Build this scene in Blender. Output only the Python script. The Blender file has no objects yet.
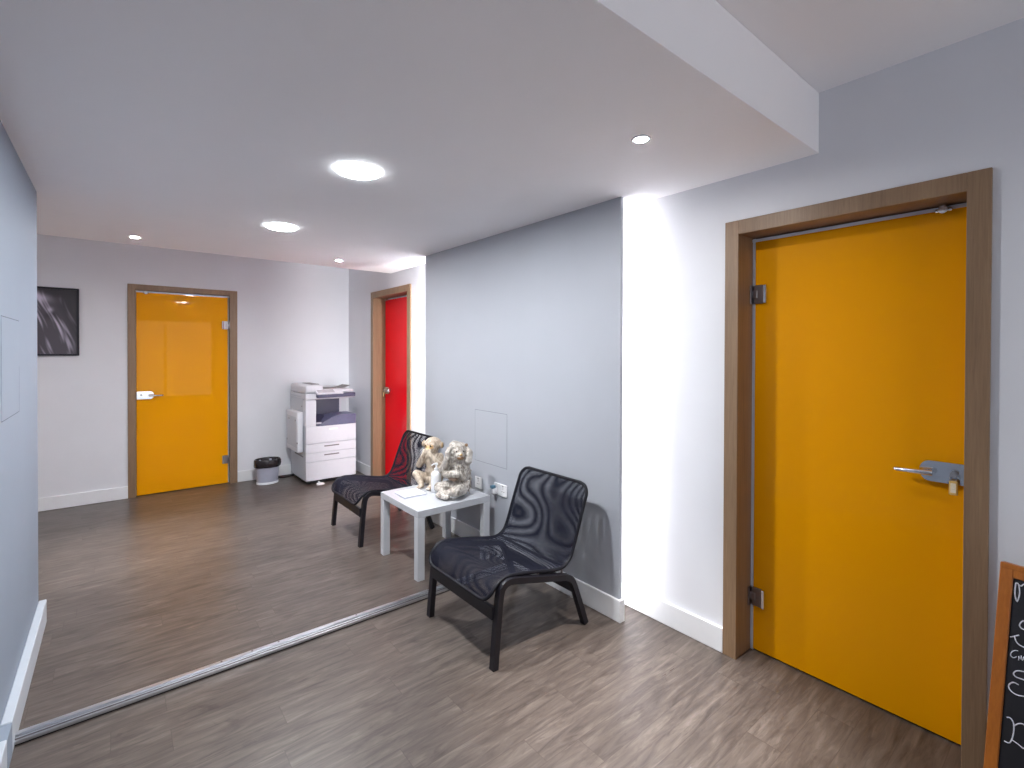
import bpy, bmesh, math, random
from mathutils import Vector, Matrix, Quaternion, noise
random.seed(4)
PI = math.pi
scene = bpy.context.scene
COL = scene.collection

# ------------------------------------------------------------------ materials
def srgb(r, g, b):
    f = lambda c: c / 12.92 if c <= .04045 else ((c + .055) / 1.055) ** 2.4
    return (f(r / 255), f(g / 255), f(b / 255), 1)

class NT:
    def __init__(s, name):
        s.m = bpy.data.materials.new(name); s.m.use_nodes = True
        s.t = s.m.node_tree; s.b = s.t.nodes['Principled BSDF']; s.out = s.t.nodes['Material Output']
    def n(s, typ, **kw):
        nd = s.t.nodes.new(typ)
        for k, v in kw.items():
            if k.startswith('i_'):
                key = k[2:]
                key = int(key) if key.isdigit() else key.replace('_', ' ')
                nd.inputs[key].default_value = v
            else: setattr(nd, k, v)
        return nd
    def l(s, a, b): s.t.links.new(a, b)
    def set(s, **kw):
        for k, v in kw.items(): s.b.inputs[k.replace('_', ' ')].default_value = v
    def coords(s, scale=(1, 1, 1), kind='Object'):
        tc = s.n('ShaderNodeTexCoord'); mp = s.n('ShaderNodeMapping')
        mp.inputs['Scale'].default_value = scale
        s.l(tc.outputs[kind], mp.inputs['Vector']); return mp.outputs['Vector']
    def ramp(s, fac, stops):
        r = s.n('ShaderNodeValToRGB'); e = r.color_ramp.elements
        while len(e) < len(stops): e.new(.5)
        for x, (p, c) in zip(e, stops): x.position = p; x.color = c
        s.l(fac, r.inputs['Fac']); return r.outputs['Color']
    def noise(s, vec, scale, detail=3, rough=.5, dist=0):
        nd = s.n('ShaderNodeTexNoise', i_Scale=scale, i_Detail=detail, i_Roughness=rough, i_Distortion=dist)
        s.l(vec, nd.inputs['Vector']); return nd.outputs['Fac']
    def bump(s, h, strength=.1, dist=.002):
        b = s.n('ShaderNodeBump', i_Strength=strength, i_Distance=dist)
        s.l(h, b.inputs['Height']); s.l(b.outputs['Normal'], s.b.inputs['Normal'])

def simple(name, col, rough=.5, metal=0, spec=.5, var=.04, vs=30, bump=0, coat=0, trans=0):
    q = NT(name); q.set(Roughness=rough, Metallic=metal)
    q.b.inputs['Specular IOR Level'].default_value = spec
    q.b.inputs['Coat Weight'].default_value = coat
    q.b.inputs['Coat Roughness'].default_value = .02
    q.b.inputs['Transmission Weight'].default_value = trans
    v = q.coords()
    f = q.noise(v, vs)
    lo = tuple(c * (1 - var) for c in col[:3]) + (1,); hi = tuple(min(1, c * (1 + var)) for c in col[:3]) + (1,)
    q.l(q.ramp(f, [(.3, lo), (.7, hi)]), q.b.inputs['Base Color'])
    if bump: q.bump(f, bump)
    return q.m

def emis(name, col, s):
    q = NT(name); q.set(Roughness=.4)
    q.b.inputs['Base Color'].default_value = (.9, .9, .9, 1)
    q.b.inputs['Emission Color'].default_value = col
    q.b.inputs['Emission Strength'].default_value = s
    return q.m

def wood_frame(name, a, b):
    q = NT(name); q.set(Roughness=.42)
    v = q.coords((60, 60, 2.5))
    f = q.noise(v, 2.2, 5, .6, .6)
    v2 = q.coords((9, 9, .7)); g = q.noise(v2, 1.2, 2)
    mx = q.n('ShaderNodeMath', operation='ADD'); q.l(f, mx.inputs[0]); q.l(g, mx.inputs[1])
    ml = q.n('ShaderNodeMath', operation='MULTIPLY', i_1=.5); q.l(mx.outputs[0], ml.inputs[0])
    q.l(q.ramp(ml.outputs[0], [(.32, b), (.66, a)]), q.b.inputs['Base Color'])
    q.bump(f, .08, .001)
    return q.m

def floor_mat():
    q = NT('vinyl_plank'); q.set(Roughness=.45)
    q.b.inputs['Specular IOR Level'].default_value = .5
    P = .131
    vec = q.coords()
    W = .93
    sx = q.n('ShaderNodeSeparateXYZ'); q.l(vec, sx.inputs[0])
    def mt(op, a, b=None):
        nd = q.n('ShaderNodeMath', operation=op)
        for k, x in enumerate((a, b)):
            if x is None: continue
            if isinstance(x, (int, float)): nd.inputs[k].default_value = x
            else: q.l(x, nd.inputs[k])
        return nd.outputs[0]
    ry = mt('DIVIDE', mt('ADD', sx.outputs[1], .022), P); row = mt('FLOOR', ry)
    wn = q.n('ShaderNodeTexWhiteNoise', noise_dimensions='1D'); q.l(row, wn.inputs['W'])
    rx = mt('DIVIDE', mt('ADD', sx.outputs[0], mt('MULTIPLY', wn.outputs['Value'], W)), W); colm = mt('FLOOR', rx)
    cv = q.n('ShaderNodeCombineXYZ'); q.l(row, cv.inputs[0]); q.l(colm, cv.inputs[1])
    pid = q.n('ShaderNodeTexWhiteNoise', noise_dimensions='2D'); q.l(cv.outputs[0], pid.inputs['Vector'])
    fy, fx = mt('FRACT', ry), mt('FRACT', rx)
    ey = mt('MULTIPLY', mt('MINIMUM', fy, mt('SUBTRACT', 1, fy)), P); ex = mt('MULTIPLY', mt('MINIMUM', fx, mt('SUBTRACT', 1, fx)), W)
    seam = mt('LESS_THAN', mt('MINIMUM', ey, ex), .0013)
    # per-plank shift of the grain
    sc = q.n('ShaderNodeVectorMath', operation='SCALE'); sc.inputs['Scale'].default_value = 7.3
    q.l(pid.outputs['Color'], sc.inputs[0])
    def grain(scale):
        mp = q.n('ShaderNodeMapping'); mp.inputs['Scale'].default_value = scale
        q.l(vec, mp.inputs['Vector'])
        ad = q.n('ShaderNodeVectorMath', operation='ADD'); q.l(mp.outputs[0], ad.inputs[0]); q.l(sc.outputs[0], ad.inputs[1])
        return ad.outputs[0]
    g1 = q.noise(grain((2.2, 15, 1)), 2.0, 6, .62, .8)
    g2 = q.noise(grain((4, 60, 1)), 1.6, 4, .65, .7)
    g3 = q.noise(grain((5, 14, 1)), 1.3, 3, .55, 1.4)
    base = q.ramp(g1, [(.28, srgb(66, 59, 55)), (.45, srgb(86, 77, 72)), (.57, srgb(97, 88, 82)), (.74, srgb(116, 107, 101))])
    fine = q.ramp(g2, [(.28, (.70, .68, .66, 1)), (.46, (1, 1, 1, 1)), (.68, (1.0, 1.0, 1.0, 1)), (.78, (1.38, 1.37, 1.35, 1))])
    mm = q.n('ShaderNodeMix', data_type='RGBA', blend_type='MULTIPLY'); mm.inputs[0].default_value = .8
    q.l(base, mm.inputs[6]); q.l(fine, mm.inputs[7])
    kn = q.ramp(g3, [(.26, (.52, .49, .47, 1)), (.38, (1, 1, 1, 1))])
    m2 = q.n('ShaderNodeMix', data_type='RGBA', blend_type='MULTIPLY'); m2.inputs[0].default_value = .7
    q.l(mm.outputs[2], m2.inputs[6]); q.l(kn, m2.inputs[7])
    tint = q.ramp(pid.outputs['Value'], [(0, (.86, .84, .83, 1)), (1, (1.1, 1.09, 1.08, 1))])
    m3 = q.n('ShaderNodeMix', data_type='RGBA', blend_type='MULTIPLY'); m3.inputs[0].default_value = .8
    q.l(m2.outputs[2], m3.inputs[6]); q.l(tint, m3.inputs[7])
    m4 = q.n('ShaderNodeMix', data_type='RGBA', blend_type='MIX'); m4.inputs[7].default_value = srgb(72, 62, 57)
    fm = q.n('ShaderNodeMath', operation='MULTIPLY', i_1=.7); q.l(seam, fm.inputs[0])
    q.l(fm.outputs[0], m4.inputs[0]); q.l(m3.outputs[2], m4.inputs[6])
    q.l(m4.outputs[2], q.b.inputs['Base Color'])
    rr = q.ramp(g2, [(.3, (.40, .40, .40, 1)), (.75, (.27, .27, .27, 1))]); q.l(rr, q.b.inputs['Roughness'])
    q.bump(g2, .12, .0015)
    return q.m

def glass_door(name, col):
    q = NT(name); q.set(Roughness=.35)
    q.b.inputs['Specular IOR Level'].default_value = .05
    q.b.inputs['Coat Weight'].default_value = .2; q.b.inputs['Coat Roughness'].default_value = .012
    v = q.coords(); f = q.noise(v, 1.5)
    q.l(q.ramp(f, [(.3, tuple(c * .98 for c in col[:3]) + (1,)), (.7, col)]), q.b.inputs['Base Color'])
    return q.m

def mesh_fabric(name, pu, pv, warp, seed):
    """open dark net: fine threads with holes between them, slightly wavy"""
    q = NT(name); q.set(Roughness=.7)
    q.b.inputs['Specular IOR Level'].default_value = .2
    q.b.inputs['Base Color'].default_value = srgb(22, 24, 40)
    tc = q.n('ShaderNodeTexCoord')
    nz = q.n('ShaderNodeTexNoise', i_Scale=2.8, i_Detail=0)
    sh = q.n('ShaderNodeVectorMath', operation='ADD'); sh.inputs[1].default_value = (seed, seed * .7, seed * 1.3)
    q.l(tc.outputs['UV'], sh.inputs[0]); q.l(sh.outputs[0], nz.inputs['Vector'])
    wv = q.n('ShaderNodeVectorMath', operation='SCALE'); wv.inputs['Scale'].default_value = warp
    q.l(nz.outputs['Color'], wv.inputs[0])
    ad = q.n('ShaderNodeVectorMath', operation='ADD'); q.l(tc.outputs['UV'], ad.inputs[0]); q.l(wv.outputs[0], ad.inputs[1])
    sp = q.n('ShaderNodeSeparateXYZ'); q.l(ad.outputs[0], sp.inputs[0])
    hs = []
    for o, p in ((sp.outputs[0], pu), (sp.outputs[1], pv)):
        a = q.n('ShaderNodeMath', operation='MULTIPLY', i_1=2 * PI / p); q.l(o, a.inputs[0])
        s = q.n('ShaderNodeMath', operation='SINE'); q.l(a.outputs[0], s.inputs[0])
        hs.append(s.outputs[0])
    h1 = q.n('ShaderNodeMath', operation='GREATER_THAN', i_1=.12); q.l(hs[0], h1.inputs[0])
    h2 = q.n('ShaderNodeMath', operation='GREATER_THAN', i_1=-.9); q.l(hs[1], h2.inputs[0])
    hm = q.n('ShaderNodeMath', operation='MULTIPLY'); q.l(h1.outputs[0], hm.inputs[0]); q.l(h2.outputs[0], hm.inputs[1])
    al = q.n('ShaderNodeMath', operation='SUBTRACT'); al.inputs[0].default_value = 1; q.l(hm.outputs[0], al.inputs[1])
    q.l(al.outputs[0], q.b.inputs['Alpha'])
    return q.m

def fur_stone(name, a, b, sc=38):
    q = NT(name); q.set(Roughness=.42, Metallic=.15)
    v = q.coords((1, 1, .35)); f = q.noise(v, sc, 5, .65, 1.2)
    q.l(q.ramp(f, [(.33, b), (.56, a), (.72, tuple(min(1, c * 1.2) for c in a[:3]) + (1,))]), q.b.inputs['Base Color'])
    q.bump(f, .8, .006)
    return q.m

def print_mat(name):
    q = NT(name); q.set(Roughness=.35)
    at = q.n('ShaderNodeVertexColor', layer_name='ink')
    q.l(at.outputs['Color'], q.b.inputs['Base Color'])
    return q.m

M = dict(
    walll=simple('wall_paint_shaded', srgb(139, 149, 163), .6, var=.012, vs=4, spec=.25),  # left wall: weaker light on this side is darkened into the colour
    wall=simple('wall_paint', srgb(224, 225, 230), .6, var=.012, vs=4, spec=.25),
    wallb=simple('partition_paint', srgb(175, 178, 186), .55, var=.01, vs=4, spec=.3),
    ceil=simple('ceiling_paint', srgb(252, 250, 252), .8, var=.012, vs=3, spec=.15),
    base=simple('skirting_gloss', srgb(232, 233, 236), .3, var=.01, spec=.5),
    basel=simple('skirting_shaded', srgb(196, 203, 212), .35, var=.01, spec=.4),  # left skirting: white board greyed to carry the same dimmer light
    floor=floor_mat(),
    frame=wood_frame('brown_laminate', srgb(150, 122, 94), srgb(120, 94, 71)),
    yellow=glass_door('yellow_glass', srgb(240, 161, 0)),
    red=glass_door('red_glass', srgb(250, 16, 34)),
    seal=simple('grey_seal', srgb(222, 228, 240), .35, var=.02),
    chrome=simple('chrome', (.78, .79, .82, 1), .12, 1, var=.02),
    steel=simple('brushed_steel', (.55, .54, .55, 1), .3, 1, var=.05),
    dsteel=simple('dark_steel', (.30, .27, .28, 1), .3, 1, var=.05),
    alu=simple('aluminium', (.72, .74, .78, 1), .28, 1, var=.03),
    dark=simple('dark_gap', (.015, .015, .018, 1), .6),
    black=simple('black_wood', srgb(20, 18, 27), .45, var=.1, vs=60),
    tube=simple('black_tube', srgb(16, 16, 26), .55, spec=.3, var=.06),
    net1=mesh_fabric('net_front', .0052, .0041, .006, 1.7),
    net2=mesh_fabric('net_back', .00528, .0041, .080, 5.2),
    lack=simple('white_lacquer', srgb(196, 198, 204), .22, var=.008, spec=.5),
    lackleg=simple('white_lacquer_leg', srgb(208, 210, 215), .3, var=.008, spec=.5),
    plastic=simple('white_plastic', srgb(238, 238, 240), .35, var=.01),
    copier=simple('copier_white', srgb(216, 217, 224), .45, var=.012),
    copier2=simple('copier_grey', srgb(196, 200, 208), .5, var=.015),
    slate=simple('copier_slate', srgb(66, 66, 92), .42, var=.05),
    slate2=simple('copier_slate_top', srgb(90, 90, 120), .4, var=.05),
    screen=simple('copier_screen', srgb(186, 184, 190), .25, var=.02),
    slot=simple('slot_grey', srgb(120, 116, 120), .5),
    paper=simple('paper', srgb(235, 235, 238), .7, var=.01),
    printed=simple('printed_paper', srgb(130, 125, 125), .6, var=.45, vs=90),
    bin=simple('bin_plastic', srgb(172, 174, 190), .35, var=.02),
    binw=simple('bin_base', srgb(226, 228, 234), .35, var=.02),
    bag=simple('bin_bag', srgb(40, 35, 38), .22, var=.3, vs=40, bump=.6),
    cable=simple('black_cable', srgb(30, 30, 34), .5),
    beige=fur_stone('statue_beige', srgb(205, 190, 172), srgb(150, 132, 114), 30),
    silver=fur_stone('statue_silver', srgb(205, 198, 190), srgb(128, 116, 104), 34),
    gold=simple('statue_gold', srgb(214, 178, 130), .35, .25, var=.15, vs=60),
    goldd=simple('statue_bronze', srgb(150, 118, 88), .35, .3, var=.2, vs=60),
    eye=simple('statue_eye', srgb(40, 26, 20), .2),
    brown=simple('statue_brown', srgb(126, 104, 88), .5, .1, var=.2, vs=60),
    label=simple('grey_print', srgb(170, 172, 190), .5),
    teal=simple('blue_cap', srgb(88, 128, 150), .3, var=.1),
    orange=wood_frame('orange_pine', srgb(186, 110, 34), srgb(156, 86, 20)),
    slatebrd=simple('chalkboard', srgb(20, 20, 28), .55, var=.2, vs=12),
    chalk=simple('chalk', srgb(225, 225, 235), .9, var=.15, vs=120),
    tagp=simple('key_tag_gold', srgb(226, 190, 110), .35, var=.1),
    tagw=simple('key_tag_paper', srgb(236, 226, 205), .6, var=.1, vs=200),
    framek=simple('picture_frame_black', srgb(24, 22, 36), .35),
    ink=print_mat('picture_print'),
    hatch=simple('hatch_gap', srgb(105, 110, 120), .7),
    hatchd=simple('hatch_gap_dark', srgb(70, 74, 84), .7),
    glow=emis('panel_glow', (.95, .98, 1, 1), 112),
    glow2=emis('spot_glow', (1, .98, .96, 1), 140),
    led=emis('led_glow', (1, .98, .99, 1), 10),
    led2=emis('led_glow_far', (1, .98, .99, 1), 17),
    ringlit=emis('ring_glow', (.9, .97, 1, 1), 4),
    ring=simple('light_ring', (.8, .82, .85, 1), .1, .6, var=.01),
)

# ------------------------------------------------------------------ mesh helpers
class MB:
    def __init__(s): s.b = bmesh.new(); s.uv = None
    def _add(s, t):
        me = bpy.data.meshes.new('tmp'); t.to_mesh(me); t.free(); s.b.from_mesh(me); bpy.data.meshes.remove(me); return s
    def box(s, x0, x1, y0, y1, z0, z1, bev=0, seg=2, mat=None):
        t = bmesh.new(); bmesh.ops.create_cube(t, size=1)
        for v in t.verts:
            v.co = Vector((x0 + (v.co.x + .5) * (x1 - x0), y0 + (v.co.y + .5) * (y1 - y0), z0 + (v.co.z + .5) * (z1 - z0)))
        if bev: bmesh.ops.bevel(t, geom=t.edges[:], offset=bev, segments=seg, affect='EDGES', profile=.5)
        if mat is not None: bmesh.ops.transform(t, matrix=mat, verts=t.verts)
        return s._add(t)
    def cyl(s, p0, p1, r0, r1=None, n=20, bev=0):
        p0, p1 = Vector(p0), Vector(p1); r1 = r0 if r1 is None else r1
        t = bmesh.new(); d = p1 - p0
        bmesh.ops.create_cone(t, cap_ends=True, segments=n, radius1=r0, radius2=r1, depth=d.length)
        if bev: bmesh.ops.bevel(t, geom=[e for e in t.edges if len(e.link_faces) == 2 and any(len(f.verts) > 4 for f in e.link_faces)], offset=bev, segments=2, affect='EDGES')
        q = Vector((0, 0, 1)).rotation_difference(d.normalized()).to_matrix().to_4x4()
        bmesh.ops.transform(t, matrix=Matrix.Translation((p0 + p1) / 2) @ q, verts=t.verts)
        return s._add(t)
    def ball(s, c, r, n=16, rot=None):
        r = (r, r, r) if isinstance(r, (int, float)) else r
        t = bmesh.new(); bmesh.ops.create_uvsphere(t, u_segments=n, v_segments=max(6, n * 2 // 3), radius=1)
        m = Matrix.Translation(c) @ (rot.to_4x4() if rot else Matrix()) @ Matrix.Diagonal((*r, 1))
        bmesh.ops.transform(t, matrix=m, verts=t.verts); return s._add(t)
    def capsule(s, p0, p1, r0, r1, n=12):
        s.cyl(p0, p1, r0, r1, n); s.ball(p0, r0, n); s.ball(p1, r1, n); return s
    def tube(s, pts, r, n=10, closed=False, flat=None):
        """round (or flattened) tube through points"""
        P = [Vector(p) for p in pts]; N = len(P); rings = []
        up = None
        for i, p in enumerate(P):
            a = P[(i - 1) % N] if (closed or i) else P[i]; b = P[(i + 1) % N] if (closed or i < N - 1) else P[i]
            d = (b - a).normalized()
            if up is None: up = d.orthogonal().normalized()
            up = (up - d * up.dot(d))
            up = up.normalized() if up.length > 1e-6 else d.orthogonal().normalized()
            sd = d.cross(up); rr = r[i] if isinstance(r, (list, tuple)) else r
            rings.append([s.b.verts.new(p + up * math.cos(2 * PI * k / n) * rr + sd * math.sin(2 * PI * k / n) * rr) for k in range(n)])
        for i in range(N if closed else N - 1):
            A, B = rings[i], rings[(i + 1) % N]
            off = 0
            if closed and i == N - 1:
                off = min(range(n), key=lambda o: sum((A[k].co - B[(k + o) % n].co).length for k in range(0, n, 3)))
            for k in range(n):
                s.b.faces.new((A[k], A[(k + 1) % n], B[(k + 1 + off) % n], B[(k + off) % n]))
        if not closed:
            s.b.faces.new(rings[0][::-1]); s.b.faces.new(rings[-1])
        return s
    def strip(s, pts, w, tn, side):
        """rectangular section swept along pts; w across `side`, tn thickness in the path plane"""
        P = [Vector(p) for p in pts]; N = len(P); sd = Vector(side).normalized(); R = []
        for i, p in enumerate(P):
            d = (P[min(i + 1, N - 1)] - P[max(i - 1, 0)]).normalized(); u = sd.cross(d).normalized()
            k = 1
            if 0 < i < N - 1:
                c = (P[i + 1] - P[i]).normalized().dot((P[i] - P[i - 1]).normalized()); k = 1 / max(.5, math.sqrt((1 + c) / 2))
            wi = w[i] if isinstance(w, (list, tuple)) else w
            R.append([s.b.verts.new(p + sd * a * wi / 2 + u * b * tn / 2 * k) for a, b in ((-1, -1), (1, -1), (1, 1), (-1, 1))])
        for A, B in zip(R, R[1:]):
            for k in range(4): s.b.faces.new((A[k], A[(k + 1) % 4], B[(k + 1) % 4], B[k]))
        s.b.faces.new(R[0][::-1]); s.b.faces.new(R[-1]); return s
    def lathe(s, prof, n=32, c=(0, 0, 0), sx=1, sy=1, wob=None):
        R = []
        for j, (r, z) in enumerate(prof):
            ring = []
            for k in range(n):
                a = 2 * PI * k / n; rr = r + (wob(j, a) if wob else 0); zz = z
                ring.append(s.b.verts.new((c[0] + math.cos(a) * rr * sx, c[1] + math.sin(a) * rr * sy, c[2] + zz)))
            R.append(ring)
        for A, B in zip(R, R[1:]):
            for k in range(n): s.b.faces.new((A[k], A[(k + 1) % n], B[(k + 1) % n], B[k]))
        if prof[0][0] > 1e-4: s.b.faces.new(R[0][::-1])
        if prof[-1][0] > 1e-4 : s.b.faces.new(R[-1])
        return s
    def poly(s, pts, ex):
        """flat polygon extruded by vector ex"""
        A = [s.b.verts.new(p) for p in pts]; B = [s.b.verts.new(Vector(p) + Vector(ex)) for p in pts]
        n = len(A); s.b.faces.new(A[::-1]); s.b.faces.new(B)
        for k in range(n): s.b.faces.new((A[k], A[(k + 1) % n], B[(k + 1) % n], B[k]))
        return s
    def build(s, name, m, parent=None, smooth=False, loc=None, rot=None):
        bmesh.ops.remove_doubles(s.b, verts=s.b.verts, dist=1e-6)
        bmesh.ops.recalc_face_normals(s.b, faces=s.b.faces)
        me = bpy.data.meshes.new(name); s.b.to_mesh(me); s.b.free()
        if smooth:
            me.polygons.foreach_set('use_smooth', [True] * len(me.polygons))
            if smooth != 'all': me.set_sharp_from_angle(angle=math.radians(40))
        me.materials.append(M[m] if isinstance(m, str) else m)
        o = bpy.data.objects.new(name, me); COL.objects.link(o)
        if parent: o.parent = parent
        if loc: o.location = loc
        if rot: o.rotation_euler = rot
        return o

def tag(o, label=None, cat=None, group=None, kind=None):
    if label: o['label'] = label
    if cat: o['category'] = cat
    if group: o['group'] = group
    if kind: o['kind'] = kind
    return o
def thing(name, label, cat, loc, rz=0, group=None, kind=None):
    o = bpy.data.objects.new(name, None); COL.objects.link(o); o.empty_display_size = .05
    o.location = loc; o.rotation_euler = (0, 0, rz)
    return tag(o, label, cat, group, kind)
def copy_tree(o, parent=None):
    c = o.copy(); COL.objects.link(c)
    if parent: c.parent = parent
    for ch in list(o.children): copy_tree(ch, c)
    return c
def struct(name, mb, m, label, cat, smooth=False):
    return tag(mb.build(name, m, smooth=smooth), label, cat, kind='structure')

# ------------------------------------------------------------------ room shell
XW, XF = 2.355, 2.338            # right wall face, face of its frames and skirting
YB, YBF = 6.285, 6.2693          # back wall face, face of its frame and skirting
XP, XPF = 2.168, 2.153           # partition face, its skirting face
XL = -.336                       # face of the wall on the other side
ZC, ZH = 2.362, 2.622            # dropped ceiling, raised ceiling
YE, YC = .801, 5.022             # edges of the dropped ceiling
D1 = (1.2067, .2608); D2 = (5.5359, 4.5413); D3 = (.0853, 1.0662)

struct('floor', MB().box(-2.8, 2.75, -2.6, 6.6, -.1, 0), 'floor', 'grey brown wood plank vinyl floor running through the whole room', 'floor')
w = MB()
segs = [(-2.6, D1[1] + .03), (D1[0] - .03, D2[1] + .03), (D2[0] - .03, 6.5)]
for a, b in segs: w.box(XW, XW + .3, a, b, 0, ZH)
for (b, a), zt in ((D1, 2.12), (D2, 2.17)):
    w.box(XW, XW + .3, a + .03, b - .03, zt, ZH); w.box(2.53, XW + .3, a + .03, b - .03, 0, zt)
struct('wall_right', w, 'wall', 'white wall holding the yellow door with the key and the red door', 'wall')
w = MB()
for a, b in ((-2.8, D3[0] + .03), (D3[1] - .03, 2.4)): w.box(a, b, YB, YB + .25, 0, ZH)
w.box(D3[0] + .03, D3[1] - .03, YB, YB + .25, 2.15, ZH); w.box(D3[0] + .03, D3[1] - .03, YB + .06, YB + .25, 0, 2.15)
struct('wall_back', w, 'wall', 'white back wall with the yellow door and the dark framed picture', 'wall')
struct('wall_left', MB().box(-.456, XL, -2.6, 3.69, 0, ZH), 'walll', 'left wall with shade put into its paint colour, beside the end of the metal floor track', 'wall')
struct('wall_left_far', MB().box(-2.8, -2.68, 3.4, 6.5, 0, .9).box(-2.8, -2.68, 3.4, 6.5, 2.2, ZH).box(-2.8, -2.68, 3.4, 4.0, .9, 2.2).box(-2.8, -2.68, 4.9, 6.5, .9, 2.2).box(-2.8, -.456, 3.4, 3.5, 0, ZH), 'wall', 'white wall around the alcove at the far side of the room', 'wall')
w = MB()
w.box(-.456, -.1, -2.6, -2.45, 0, ZH).box(2.0, 2.4, -2.6, -2.45, 0, ZH).box(-.1, 2.0, -2.6, -2.45, 2.3, ZH).box(-.1, 2.0, -2.6, -2.45, 0, .3)
struct('wall_front', w, 'wall', 'white wall with an added window opening facing the waiting corner', 'wall')
w = thing('fill_window_1', 'added unseen window in the end wall, lets in fill daylight', 'window', (.95, -2.5, 1.3), kind='structure')  # out of view, added to let in fill light from behind the camera
m = MB()
for a, b, c, d in ((-1.05, -1.0, -1, 1), (1.0, 1.05, -1, 1), (-1, 1, -1, -.95), (-1, 1, .95, 1), (-.025, .025, -.95, .95)): m.box(a, b, -.04, .04, c, d, .004)
m.build('frame', 'plastic', w)
w = thing('fill_window_2', 'added unseen window in the alcove wall, lets in fill daylight', 'window', (-2.74, 4.45, 1.55), kind='structure')  # out of view, added so daylight brightens the ceiling and far end
m = MB()
for a, b, c, d in ((-.45, -.40, -.65, .65), (.40, .45, -.65, .65), (-.40, .40, -.65, -.6), (-.40, .40, .6, .65), (-.02, .02, -.6, .6)): m.box(-.04, .04, a, b, c, d, .004)
m.build('frame', 'plastic', w)
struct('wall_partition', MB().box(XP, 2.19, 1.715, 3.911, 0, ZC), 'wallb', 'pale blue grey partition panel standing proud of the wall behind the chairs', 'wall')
struct('ceiling', MB().box(-2.68, XW, YE, YC, ZC, ZH - .002), 'ceil', 'dropped white ceiling slab carrying the round lights', 'ceiling')
struct('ceiling_raised', MB().box(-2.8, 2.65, -2.6, 6.5, ZH, ZH + .1), 'ceil', 'higher white ceiling above the yellow door', 'ceiling')

def skirt(pts_boxes, name, label):
    m = MB()
    for b in pts_boxes: m.box(*b, .003, 1)
    return struct(name, m, 'basel' if name.endswith('_left') else 'base', label, 'skirting board')
skirt([(XF, XW, D1[0], D2[1] - .0, 0, .1246)], 'baseboard_right', 'white skirting board between the yellow door and the red door')
skirt([(XF, XW, D2[0], YB, 0, .1246)], 'baseboard_right_far', 'short white skirting board between red door frame and copier corner')
skirt([(XF, XW, -2.45, D1[1], 0, .1246)], 'baseboard_right_near', 'white skirting board behind the chalkboard')
skirt([(-2.68, D3[0], YBF, YB, 0, .1246)], 'baseboard_back', 'white skirting board below the framed picture')
skirt([(D3[1], XF, YBF, YB, 0, .1246)], 'baseboard_back_far', 'white skirting board behind the bin and copier')
skirt([(XPF, XP, 1.695, 3.926, 0, .125), (XP, 2.195, 1.695, 1.715, 0, .125), (XP, 2.19, 3.911, 3.926, 0, .125)], 'baseboard_partition', 'white skirting board along the foot of the partition panel')
skirt([(XL, -.304, 2.555, 3.70, 0, .125), (XL, -.304, -2.45, 2.45, 0, .125)], 'baseboard_left', 'skirting board with shade put into its colour along the left wall by the floor track')
# block where the track meets the wall
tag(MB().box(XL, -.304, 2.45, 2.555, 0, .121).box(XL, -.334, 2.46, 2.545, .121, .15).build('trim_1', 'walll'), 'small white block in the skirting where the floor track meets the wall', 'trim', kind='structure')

# metal floor track
tr = thing('floor_track', 'silver aluminium sliding door track laid across the wood plank floor', 'track', (.93, 2.6, 0))
XA, XB = -.304 - .93, 2.153 - .93
MB().box(XA, XB, .006, .040, 0, .006).build('shadow_strip', 'dark', tr)  # dark strip stands in for the shadow under the track
m = MB().box(XA, XB, .010, .044, .006, .024, .001, 1)
m.build('base_plate', 'dsteel', tr)
for y0, y1, z0, z1 in ((.024, .044, .020, .034), (.012, .019, .016, .026), (.002, .011, .006, .020)):
    MB().box(XA, XB, y0, y1, z0, z1, .0012, 1).build('rail', 'alu', tr)
for x in (-.55, -.42, -.3, .1, .55): MB().cyl((x, .034, .033), (x, .034, .0352), .0045, n=10).build('screw', 'dsteel', tr)

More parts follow.
